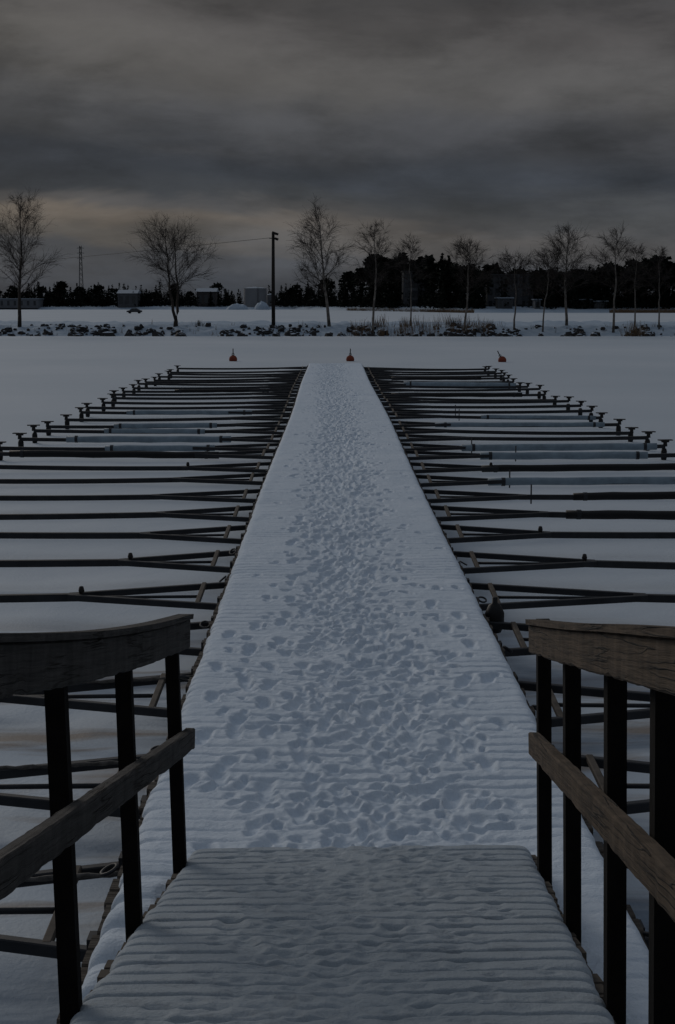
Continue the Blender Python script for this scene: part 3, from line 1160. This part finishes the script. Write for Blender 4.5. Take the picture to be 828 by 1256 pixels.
# bare trees
def tree(name, label, px, ytop, ybase, Y, crown_w, crown_base, seed, lean=0.0, fork=False, density=1.0, bark='bark', group='bare birches on the breakwater', droop=0.35, trunk_r=0.13):
    r = random.Random(seed)
    sc = Y / F
    x = (px - 411) * sc
    z0 = bankz(x, Y) - 0.1 if Y < 185 else 0.0
    hgt = max((H - (ytop - 371) * sc) - z0, 3.0) * 0.92
    root = empty(name, (x, Y, z0))
    tag(root, label, 'tree', group)
    trunk, crown = MB(), MB()
    cb = crown_base            # share of height where crown starts
    cr = crown_w * sc / 2      # crown radius in metres

    def bent(p, d, ln, n, wob, grav):
        pts = [p.copy()]
        d = d.copy()
        for i in range(n):
            d = (d + Vector((r.gauss(0, wob), r.gauss(0, wob), r.gauss(0, wob) + grav))).normalized()
            pts.append(pts[-1] + d * (ln / n))
        return pts

    stems = []
    if fork:
        low = bent(Vector((0, 0, 0)), Vector((0, 0, 1)), hgt * 0.06, 2, 0.03, 0)
        trunk.tube([tuple(p) for p in low], [trunk_r * 1.5, trunk_r * 1.35, trunk_r * 1.2], 7)
        for sg in (-1, 1):
            p = low[-1]
            pts = [p.copy()]
            for i in range(1, 10):
                t = i / 9
                off = (0.55 * math.sin(min(t * 3.2, 1.57)) + 0.5 * t) * sg * (0.8 if sg < 0 else 1.0) + lean * t
                if sg > 0:
                    off -= 1.2 * t
                pts.append(Vector((p.x + off + r.gauss(0, .06), r.gauss(0, .06) + sg * 0.2 * t, p.z + (hgt * (0.94 if sg < 0 else 0.86) - p.z) * t)))
            stems.append((pts, trunk_r))
    else:
        pts = []
        n = 12
        wx = wy = 0
        for i in range(n + 1):
            t = i / n
            wx += r.gauss(0, 0.07)
            wy += r.gauss(0, 0.07)
            pts.append(Vector((lean * t + wx * min(t * 2, 1), wy * min(t * 2, 1), hgt * t)))
        stems.append((pts, trunk_r))
    nprim = int(42 * density / len(stems))
    for pts, tr in stems:
        m_ = len(pts) - 1
        trunk.tube([tuple(p) for p in pts], [tr * (1 - 0.93 * (i / m_) ** 0.8) + 0.008 for i in range(m_ + 1)], 7)
        for b_ in range(nprim):
            cb2 = cb * 0.80
            t = cb2 + (0.985 - cb2) * ((b_ + r.random()) / nprim) ** 1.0
            q = t * m_
            i = min(int(q), m_ - 1)
            p = pts[i].lerp(pts[i + 1], q - i)
            rel = (t - cb2) / (1 - cb2)
            ln = cr * (0.20 + 1.05 * (1 - rel) ** 0.7 * min(1, 0.6 + rel * 1.6)) * r.uniform(0.8, 1.35)
            az = r.uniform(0, 2 * math.pi)
            upw = 0.65 + 1.15 * rel + r.uniform(-.2, .3)
            d = Vector((math.cos(az), math.sin(az), upw)).normalized()
            bp = bent(p, d, ln * 1.25, 6, 0.10, -0.02)
            br = max(tr * (1 - t) * 0.30, 0.016)
            trunk_like = crown
            crown.tube([tuple(v) for v in bp], [br * (1 - 0.8 * j / 6) for j in range(7)], 4, cap=False)
            for s_ in range(max(2, int(10 * min(ln / cr, 1.1) * min(density, 1.0) ** 0.5))):
                u = r.uniform(0.25, 1.0) * 5.99
                j = int(u)
                p2 = bp[j].lerp(bp[j + 1], u - j)
                dd = (bp[j + 1] - bp[j]).normalized()
                d2 = (dd + Vector((r.gauss(0, .5), r.gauss(0, .5), r.gauss(0.25, .35)))).normalized()
                l2 = ln * r.uniform(0.25, 0.5)
                sp_ = bent(p2, d2, l2, 4, 0.14, -0.03)
                r2 = max(br * 0.4, 0.009)
                crown.tube([tuple(v) for v in sp_], [r2 * (1 - 0.5 * q_ / 4) for q_ in range(5)], 3, cap=False)
                for w_ in range(6):
                    u2 = r.uniform(0.15, 1.0) * 3.99
                    j2 = int(u2)
                    p3 = sp_[j2].lerp(sp_[j2 + 1], u2 - j2)
                    d3 = ((sp_[j2 + 1] - sp_[j2]).normalized() + Vector((r.gauss(0, .42), r.gauss(0, .42), r.gauss(0.12, .36)))).normalized()
                    tw = bent(p3, d3, r.uniform(0.45, 1.2) * min(cr / 2.2, 1.1) * (0.5 + 0.5 * min(ln / cr, 1.0)), 3, 0.12, -droop * 0.35)
                    crown.tube([tuple(v) for v in tw], [0.008, 0.007, 0.006, 0.004], 3, cap=False)
    a = trunk.build('trunk', M[bark], None, True)
    a.parent = root
    b2 = crown.build('crown', M['twig'], None)
    b2.parent = root
    return root


tree('birch_tree', 'large bare birch at the left edge of the photo', 27, 243, 402, 149, 78, 0.30, 101, 0.2, bark='bark_dark', trunk_r=0.20, density=1.25)
tree('birch_tree', 'bare birch with two forked trunks on the bank', 217, 265, 404, 148, 74, 0.32, 102, 0.0, fork=True, density=1.3, bark='bark_dark', trunk_r=0.16)
tree('birch_tree', 'tallest bare birch just right of the lamp pole', 404, 252, 404, 148, 64, 0.32, 103, -1.1, trunk_r=0.17, density=1.15)
tree('birch_tree', 'slender bare birch with high round crown right of the tallest', 457, 268, 410, 144.5, 46, 0.50, 104, 0.1, trunk_r=0.13, density=0.85)
tree('birch_tree', 'small thin birch in front of the apartment block', 503, 290, 404, 148, 36, 0.56, 105, 0.1, trunk_r=0.08, density=0.8)
tree('birch_tree', 'thin leaning birch right of the tall spruce tops', 568, 292, 413, 144, 48, 0.52, 106, 0.3, trunk_r=0.12, density=0.95)
tree('birch_tree', 'low round-crowned thin birch before the dark flats', 629, 312, 408, 146, 46, 0.55, 107, 0.0, trunk_r=0.10, density=0.85)
tree('birch_tree', 'short thin birch left of the broad birch', 664, 305, 409, 146, 44, 0.50, 108, 0.0, trunk_r=0.09, density=0.85)
tree('birch_tree', 'broad bare birch with spreading crown at right', 693, 280, 403, 149, 58, 0.38, 109, 0.1, trunk_r=0.15, density=1.0)
tree('birch_tree', 'upright oval-crowned birch near the right edge', 750, 278, 408, 146, 46, 0.44, 110, 0.1, trunk_r=0.13, density=0.95)
tree('birch_tree', 'small sparse birch second from the right edge', 776, 298, 405, 148, 30, 0.54, 111, 0.0, trunk_r=0.09, density=0.75)
tree('birch_tree', 'small sparse birch nearest the right edge', 806, 302, 406, 147, 32, 0.52, 112, -0.1, trunk_r=0.09, density=0.75)

# grass and bush stems on the bank
mb = MB()
r = random.Random(77)


def tuft(x, y, n, h, spread):
    z = bankz(x, y)
    for i in range(n):
        a = r.uniform(0, 6.28)
        d = r.uniform(0, spread)
        b_ = Vector((x + d * math.cos(a), y + d * math.sin(a) * 0.6, z - 0.05))
        hh = h * r.uniform(.5, 1.1)
        t = b_ + Vector((r.gauss(0, .22) * hh, r.gauss(0, .2) * hh, hh))
        mb.tube([tuple(b_), tuple(b_.lerp(t, .6) + Vector((r.gauss(0, .04), 0, 0))), tuple(t)], [0.014, 0.011, 0.006], 3, cap=False)


for i in range(150):
    px = r.uniform(430, 605)
    yy = r.uniform(143.5, 148)
    tuft((px - 411) * yy / F, yy, r.randint(4, 9), r.uniform(.5, 1.3), .35)
for i in range(70):
    px = r.uniform(0, 828)
    yy = r.uniform(144, 149)
    tuft((px - 411) * yy / F, yy, r.randint(2, 5), r.uniform(.3, .7), .3)
go = mb.build('dry_grass', M['reed'])
tag(go, 'dry brown grass stems poking out of the breakwater snow', 'grass', kind='stuff')
for px, yy, n, h_, sp_, lab in ((775, 143.6, 120, 1.5, 1.3, 'bare brown bush at the waterline near the right edge'), (556, 147, 50, 0.7, .7, 'low dark bush on the bank beside the leaning birch'),
                              (430 + 5, 146, 60, .7, .8, 'low dark bush between the two tallest birches'), (245, 149, 50, .6, .6, 'low bush between the forked birch and the lamp pole')):
    mb = MB()
    x = (px - 411) * yy / F
    root = empty('bush', (x, yy, bankz(x, yy)))
    tuft(x, yy, n, h_, sp_)
    o = mb.build('stems', M['twig'] if px != 775 else M['reed'], root)
    tag(root, lab, 'bush', 'bushes on the breakwater')

# ------------------------------------------------------------------ lamp pole and wire
LY = 149.0
lx = (336 - 411) * LY / F
lz = bankz(lx, LY)
ltop = H + (371 - 287) * LY / F
root = empty('lamp_pole', (lx, LY, lz))
tag(root, 'tall dark wooden lamp pole standing on the breakwater', 'lamp post')
mb = MB()
mb.tube([(lx, LY, lz - 0.2), (lx, LY, (lz + ltop) / 2), (lx + 0.02, LY, ltop)], [0.19, 0.17, 0.145], 10)
mb.build('pole', M['pole'], root, True)
for dz, dx in ((-0.1, 0.1), (-0.62, 0.22)):
    mb = MB()
    rx = Matrix.Rotation(0.35, 3, 'Y')
    mb.box((lx + dx + 0.12, LY - 0.1, ltop + dz), (0.62 if dz > -.3 else 0.36, 0.36, 0.2), rx)
    a = mb.build('lamp_head', M['pole'], root)
    mb = MB()
    mb.box((lx + dx + 0.08, LY - 0.1, ltop + dz - 0.115), (0.34 if dz > -.3 else .24, 0.26, 0.02), rx)
    mb.build('lens', M['glass'], a)
mb = MB()
mb.beam((lx - 0.35, LY, ltop - 0.55), (lx + 0.4, LY, ltop - 0.55), 0.08, 0.08)
mb.build('crossarm', M['pole'], root)
mb = MB()
a = Vector((lx - 0.3, LY, ltop - 0.52))
b_ = ondist(-120, 322, 520)
pts = []
for i in range(41):
    t = i / 40
    q = a.lerp(b_, t)
    q.z -= 4.0 * math.sin(math.pi * t) * 0.35
    pts.append(tuple(q))
mb.tube(pts, [0.02 + 0.03 * i / 40 for i in range(41)], 4)
o = mb.build('overhead_wire', M['pole'])
tag(o, 'thin overhead wire running left from the lamp pole', 'wire')

# ------------------------------------------------------------------ far shore
far_land = MB()
fx = np.linspace(-420, 420, 160)
fyv = np.array([0, 6, 20, 60, 200, 900.0])
FX, FK = np.meshgrid(fx, fyv)
edge = np.where(FX < -20, 690 + 20 * vnoise(FX * 0.01, FX * 0, 81, 2), 470 + 30 * vnoise(FX * 0.012, FX * 0, 82, 2))
edge = 470 + (690 - 470) * np.clip((40 - FX) / 60, 0, 1) + 25 * vnoise(FX * 0.012, FX * 0, 82, 3)
FZ = np.where(FK < 1, -0.2, np.where(FK < 10, 0.9, np.where(FK < 30, 1.5, 2.2))) + 0.3 * vnoise(FX * .05, FK * .1, 83, 2)
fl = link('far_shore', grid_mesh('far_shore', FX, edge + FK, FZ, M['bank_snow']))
tag(fl, kind='structure')


def shore_y(x):
    return float(np.interp(x, fx, edge[0]))


def conifer(mb, x, y, z, h, wd, r, pine=False, n=150):
    # needle-clump triangles spread through the crown's volume, plus a stem
    mb.tube([(x, y, z), (x, y, z + h * 0.95)], [h * 0.014 + 0.05, 0.03], 4, cap=False)
    for i in range(n):
        if pine:
            t = 1 - abs(r.gauss(0, .22))
            t = max(0.45, min(t, 1.0))
            rad = wd * (0.55 + 0.5 * math.sin(math.pi * min(max((t - 0.45) / 0.55, 0), 1))) * math.sqrt(r.random())
        else:
            t = r.random() ** 1.25 * 0.97 + 0.03
            rad = wd * (1 - t) ** 0.85 * (0.75 + 0.35 * math.sin(t * 38 + x)) * (0.45 + 0.6 * r.random())
        a = r.uniform(0, 6.283)
        c = Vector((x + rad * math.cos(a), y + rad * math.sin(a), z + h * t))
        s = (0.5 + 0.05 * h) * r.uniform(.6, 1.25) * (1.15 if pine else 1 - 0.5 * t)
        v1 = Vector((r.gauss(0, 1), r.gauss(0, 1), r.gauss(0, .55))).normalized() * s
        v2 = Vector((r.gauss(0, 1), r.gauss(0, 1), r.gauss(0, .55))).normalized() * s
        k_ = len(mb.v)
        mb.v += [tuple(c + v1), tuple(c + v2), tuple(c - (v1 + v2) * 0.6)]
        mb.quad([k_, k_ + 1, k_ + 2])


# outline of the wood measured along the skyline: (px, row of the tree tops)
SKYL = [(-140, 350), (0, 352), (60, 351), (110, 351), (150, 353), (200, 351), (235, 356), (270, 352), (310, 358), (345, 352), (380, 350),
        (420, 345), (440, 330), (455, 320), (490, 320), (520, 322), (545, 318), (560, 328), (600, 330), (640, 334), (670, 333),
        (700, 331), (740, 328), (770, 324), (800, 322), (828, 319), (980, 318)]


def skyline(px):
    return float(np.interp(px, [a for a, _ in SKYL], [b for _, b in SKYL]))


r = random.Random(500)
mbl, mbr = MB(), MB()
for i in range(800):
    px = r.uniform(-170, 990)
    d0 = shore_y((px - 411) * 600 / F)
    Yt = d0 + r.uniform(10, 75)
    if 488 < px < 537 and Yt < d0 + 48 and r.random() < .95:
        Yt = d0 + r.uniform(48, 80)
    if 592 < px < 656 and Yt < d0 + 52 and r.random() < .93:
        Yt = d0 + r.uniform(45, 80)
    if 282 < px < 334 or 140 < px < 172 or px < 52 and px > -5:
        Yt = d0 + r.uniform(60, 90)
    x = (px - 411) * Yt / F
    top = H + (371 - skyline(px) - (r.uniform(1, 10) if r.random() < .82 else r.uniform(-6, 1))) * Yt / F
    if top < 5:
        top = 5 + r.random()
    m_ = mbl if px < 425 else mbr
    conifer(m_, x, Yt, 1.6, top - 1.6, (1.6 + 0.11 * top) * r.uniform(.8, 1.2), r, pine=(r.random() < (0.15 if px < 425 else 0.45)), n=120)
# undergrowth closes the foot of the wood
for i in range(1500):
    px = r.uniform(-170, 990)
    if 284 < px < 332 or -5 < px < 52:
        continue
    d0 = shore_y((px - 411) * 600 / F)
    Yt = d0 + r.uniform(8, 60)
    if (488 < px < 537 or 592 < px < 656) and r.random() < .85:
        Yt = d0 + r.uniform(52, 62)
    x = (px - 411) * Yt / F
    m_ = mbl if px < 425 else mbr
    conifer(m_, x, Yt, 1.2, r.uniform(3.5, 8.0), r.uniform(1.8, 3.6), r, n=30)
o = mbl.build('distant_wood', M['conifer'])
tag(o, 'low dark line of conifer wood on the far shore at left', 'wood', kind='stuff')
o = mbr.build('distant_wood', M['conifer'])
tag(o, 'tall dark pine wood on the far shore at right', 'wood', kind='stuff')
# pines that stand out singly
for px, top, wpx, lab, sp_ in ((456, 317, 9, 'dark pine at the left shoulder of the right-hand wood', 1), (493, 314, 8, 'flat-topped pine left of the apartment block', 1),
                              (541, 312, 5, 'narrow spruce, left of the pair beside the flats', 0), (549, 315, 5, 'narrow spruce, right of the pair beside the flats', 0),
                              (516, 318, 8, 'round-crowned pine above the apartment block', 1), (575, 327, 8, 'dark pine behind the thin leaning birch', 1),
                              (472, 318, 8, 'dark pine behind the slender high-crowned birch', 1)):
    Yt = shore_y((px - 411) * 500 / F) + 36
    x = (px - 411) * Yt / F
    h_ = H + (371 - top) * Yt / F - 1.5
    root = empty('conifer_tree', (x, Yt, 1.5))
    tag(root, lab, 'tree', 'conifers of the right-hand wood')
    mb = MB()
    conifer(mb, x, Yt, 1.5, h_, wpx / 2 * Yt / F * 1.3, r, pine=bool(sp_), n=260)
    mb.build('crown', M['conifer'], root)
    tk = MB()
    tk.tube([(x, Yt, 1.2), (x, Yt, 1.5 + h_ * .7)], [0.28, 0.12], 6)
    tk.build('trunk', M['bark_dark'], root)

# brown reeds along the far shore at right
mb = MB()
for i in range(5200):
    px = r.choice((r.uniform(425, 580), r.uniform(745, 860)))
    Yt = shore_y((px - 411) * 480 / F) - r.uniform(1, 9)
    x = (px - 411) * Yt / F
    hh = r.uniform(.7, 1.5)
    k_ = len(mb.v)
    dx = r.gauss(0, .25)
    mb.v += [(x - .05, Yt, -.05), (x + .05, Yt, -.05), (x + dx, Yt + r.gauss(0, .1), hh)]
    mb.quad([k_, k_ + 1, k_ + 2])
o = mb.build('reed_bed', M['reed'])
tag(o, 'brown reeds fringing the far shore below the right-hand wood', 'reeds', kind='stuff')


def block(name, label, px0, px1, ytop, ybase, Yt, depth, wall, floors, bays, roof='flat', wm='glass', wratio=0.55):
    x0, x1 = (px0 - 411) * Yt / F, (px1 - 411) * Yt / F
    z1 = H + (371 - ytop) * Yt / F
    z0 = 0.6
    root = empty(name, ((x0 + x1) / 2, Yt + depth / 2, z0))
    tag(root, label, 'building')
    mb = MB()
    mb.box(((x0 + x1) / 2, Yt + depth / 2, (z0 + z1) / 2), (x1 - x0, depth, z1 - z0))
    mb.build('wall', M[wall], root)
    mb = MB()
    cx = (x0 + x1) / 2
    if roof == 'flat':
        mb.box((cx, Yt + depth / 2, z1 + 0.16), (x1 - x0 + 0.8, depth + 0.8, 0.3))
    else:
        b = len(mb.v)
        e = 0.5
        rz = (x1 - x0) * 0.0 + 1.6
        mb.v += [(x0 - e, Yt - e, z1), (x1 + e, Yt - e, z1), (x1 + e, Yt + depth + e, z1), (x0 - e, Yt + depth + e, z1), (x0 - e, Yt + depth / 2, z1 + rz), (x1 + e, Yt + depth / 2, z1 + rz)]
        for q in ((0, 1, 5, 4), (2, 3, 4, 5), (0, 4, 3), (1, 2, 5), (0, 3, 2, 1)):
            mb.quad([b + i for i in q])
    mb.build('roof', M['wall_grey' if floors > 1 else 'roof_snow'], root)
    fh = (z1 - z0) / floors
    bw = (x1 - x0) / bays
    for i in range(floors):
        for j in range(bays):
            mb = MB()
            c = (x0 + (j + .5) * bw, Yt - 0.02, z0 + (i + .55) * fh)
            mb.box(c, (bw * wratio, 0.12, fh * 0.5))
            wo_ = mb.build('window', M[wm], root)
    return root, (x0, x1, z0, z1)


ry = shore_y((512 - 411) * 500 / F)
root, (x0, x1, z0, z1) = block('apartment_block', 'dark apartment block with pale balconies among the pines', 494, 532, 334, 374, ry + 30, 14, 'wall_grey', 4, 5)
for i in range(1, 4):
    for j in range(2):
        mb = MB()
        bz = z0 + i * (z1 - z0) / 4
        mb.box((x0 + (x1 - x0) * (0.3 + 0.45 * j), ry + 29.3, bz + 0.45), ((x1 - x0) * .3, 1.3, 0.9))
        mb.build('balcony', M['wall_grey'], root)
ry = shore_y((625 - 411) * 500 / F)
root, (x0, x1, z0, z1) = block('apartment_block', 'long low dark block of flats beyond the round-crowned birch', 596, 652, 338, 374, ry + 34, 14, 'wall_grey', 3, 7)
mb = MB()
mb.box((x0 + (x1 - x0) * .7, ry + 33.6, (z0 + z1) / 2 + 1), (1.6, 1.0, (z1 - z0) * .85))
mb.build('stair_tower', M['wall_grey'], root)
block('boathouse', 'small pale shed on the far shore before the low flats', 609, 627, 366, 374.5, ry + 12, 7, 'wall_grey', 1, 3)
block('boathouse', 'smaller pale shed right of the low flats', 654, 661, 368, 374.5, ry + 12, 6, 'wall_pale', 1, 1)
block('boathouse', 'wide grey shed on the far shore under the broad birch', 702, 722, 368, 374.5, shore_y(70) + 12, 7, 'wall_grey', 1, 3)
block('boathouse', 'long grey shed on the far shore beside the oval birch', 726, 742, 370, 374.5, shore_y(78) + 12, 7, 'wall_grey', 1, 3)
block('warehouse', 'dark warehouse with snowy roof right of the pylon', 147, 170, 360, 375, 694, 14, 'wall_grey', 1, 3, 'gable')
block('warehouse', 'long pale warehouse at the left edge of the far shore', -14, 50, 367, 376, 690, 16, 'wall_pale', 1, 8, 'flat', wratio=.35)
block('warehouse', 'half hidden building with snowy roof right of the forked birch', 243, 266, 358, 372, 700, 14, 'wall_dark', 1, 3, 'gable')

# storage tanks
for px, pw, top, Yt, lab in ((314, 28, 354, 705, 'large pale round storage tank on the far shore'), (333, 10, 362, 712, 'small storage tank beside the larger tank behind the lamp pole')):
    x = (px - 411) * Yt / F
    rad = pw / 2 * Yt / F
    z1 = H + (371 - top) * Yt / F
    root = empty('storage_tank', (x, Yt, 0.8))
    tag(root, lab, 'tank', 'storage tanks')
    mb = MB()
    mb.lathe([(0, 0.8), (rad, 0.8), (rad, z1), (rad - 0.15, z1)], 36, (x, Yt, 0))
    mb.build('shell', M['tank'], root)
    mb = MB()
    mb.lathe([(rad + 0.08, z1 + 0.02), (rad * .6, z1 + 0.45), (0, z1 + 0.75)], 36, (x, Yt, 0))
    mb.build('roof', M['roof_snow'], root, True)
    mb = MB()
    for s_ in (-.3, .3):
        mb.beam((x + rad * .3 + s_, Yt - rad * .96 - .15, 0.8), (x + rad * .3 + s_, Yt - rad * .96 - .15, z1 + .8), .1, .1)
    mb.build('ladder', M['steel'], root)


def mound(px0, px1, top, Yt, label):
    x0, x1 = (px0 - 411) * Yt / F, (px1 - 411) * Yt / F
    z1 = H + (371 - top) * Yt / F
    u = np.linspace(-1, 1, 24)
    UX_, UY_ = np.meshgrid(u, u)
    rr_ = np.sqrt(UX_ ** 2 + UY_ ** 2)
    hh = np.clip(1 - rr_ ** 1.6, 0, 1) ** .45 * (1 + .5 * vnoise(UX_ * 3, UY_ * 3, int(px0), 3))
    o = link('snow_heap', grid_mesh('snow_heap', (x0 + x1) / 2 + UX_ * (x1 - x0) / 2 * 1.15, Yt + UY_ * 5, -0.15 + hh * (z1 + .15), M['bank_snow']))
    tag(o, label, 'snow heap', 'snow heaps on the far shore')


mound(280, 304, 373, 672, 'wide snow heap in front of the large storage tank')
mound(314, 330, 370, 668, 'taller snow heap to the left of the lamp pole')

# lattice pylon
PY = 880.0
pxm = (103 - 411) * PY / F
pz1 = H + (371 - 303) * PY / F
root = empty('power_pylon', (pxm, PY, 0))
tag(root, 'tall thin lattice power pylon above the wood at left', 'pylon')
mb = MB()


def pw_(z):
    t = z / pz1
    return 0.9 * (1 - t) ** 1.2 + 0.5


lev = [pz1 * i / 12 for i in range(13)]
for sx in (-1, 1):
    for sy in (-1, 1):
        leg = MB()
        leg.tube([(pxm + sx * pw_(z) / 1, PY + sy * pw_(z), z) for z in lev], 0.09, 4)
        leg.build('leg', M['steel'], root)
for a, b_ in zip(lev[:-1], lev[1:]):
    for sy in (-1, 1):
        mb.tube([(pxm - pw_(a), PY + sy * pw_(a), a), (pxm + pw_(b_), PY + sy * pw_(b_), b_)], 0.075, 3)
        mb.tube([(pxm + pw_(a), PY + sy * pw_(a), a), (pxm - pw_(b_), PY + sy * pw_(b_), b_)], 0.075, 3)
    for sx in (-1, 1):
        mb.tube([(pxm + sx * pw_(a), PY - pw_(a), a), (pxm + sx * pw_(b_), PY + pw_(b_), b_)], 0.075, 3)
mb.build('lattice', M['steel'], root)
for t in (0.80, 0.88, 0.96):
    mb = MB()
    mb.tube([(pxm - 2.0, PY, pz1 * t), (pxm, PY, pz1 * t + .3), (pxm + 2.0, PY, pz1 * t)], 0.13, 4)
    mb.build('crossarm', M['steel'], root)

# parked car out on the far ice
cp = onz(167, 384.5, 0.0)
cy_ = cp.y
cx = (167 - 411) * cy_ / F
root = empty('parked_car', (cx, cy_, 0))
tag(root, 'small dark car with snow on its roof standing on the far ice', 'car')
mb = MB()
sec = [(-2.1, .35), (-2.15, .75), (-1.3, .92), (-.75, 1.42), (.75, 1.45), (1.5, .95), (2.1, .85), (2.15, .35)]
b = len(mb.v)
for sy in (-.85, .85):
    for (a, z) in sec:
        mb.v.append((cx + a, cy_ + sy * (0.82 if z > 1.2 else 1), z))
n = len(sec)
mb.quad([b + i for i in range(n)])
mb.quad([b + n + i for i in range(n)][::-1])
for i in range(n):
    j = (i + 1) % n
    mb.quad([b + i, b + n + i, b + n + j, b + j])
mb.build('body', M['car'], root)
mb = MB()
mb.box((cx, cy_, 1.50), (1.4, 1.35, .1))
mb.build('roof_snow', M['roof_snow'], root)
for sx in (-1.3, 1.35):
    for sy in (-.8, .8):
        mb = MB()
        mb.sweep([(cx + sx, cy_ + sy - .1, .33), (cx + sx, cy_ + sy + .1, .33)], [(.33 * math.cos(2 * math.pi * j / 14), .33 * math.sin(2 * math.pi * j / 14)) for j in range(14)])
        mb.build('wheel', M['sleeve_black'], root)
for sx in (-.38, .42):
    mb = MB()
    mb.box((cx + sx, cy_ - .80, 1.16), (.62, .06, .3))
    mb.build('window', M['glass'], root)

# ------------------------------------------------------------------ home shore behind the camera, where the ramp comes down from
hx = np.linspace(-30, 30, 60)
hy = np.linspace(-30, 1.2, 40)
HX, HY = np.meshgrid(hx, hy)
HZ = -0.2 + 2.1 * np.clip((1.0 - HY) / 3.2, 0, 1) ** 1.2 + .15 * vnoise(HX * .7, HY * .7, 91, 3)
HZ = np.where(np.abs(HX - 0.1) < 1.6, np.minimum(HZ, RL.z + 0.16 * np.clip(6.8 - HY, 0, 9.5) - 0.45), HZ)
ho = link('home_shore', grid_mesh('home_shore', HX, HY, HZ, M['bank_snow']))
tag(ho, kind='structure')
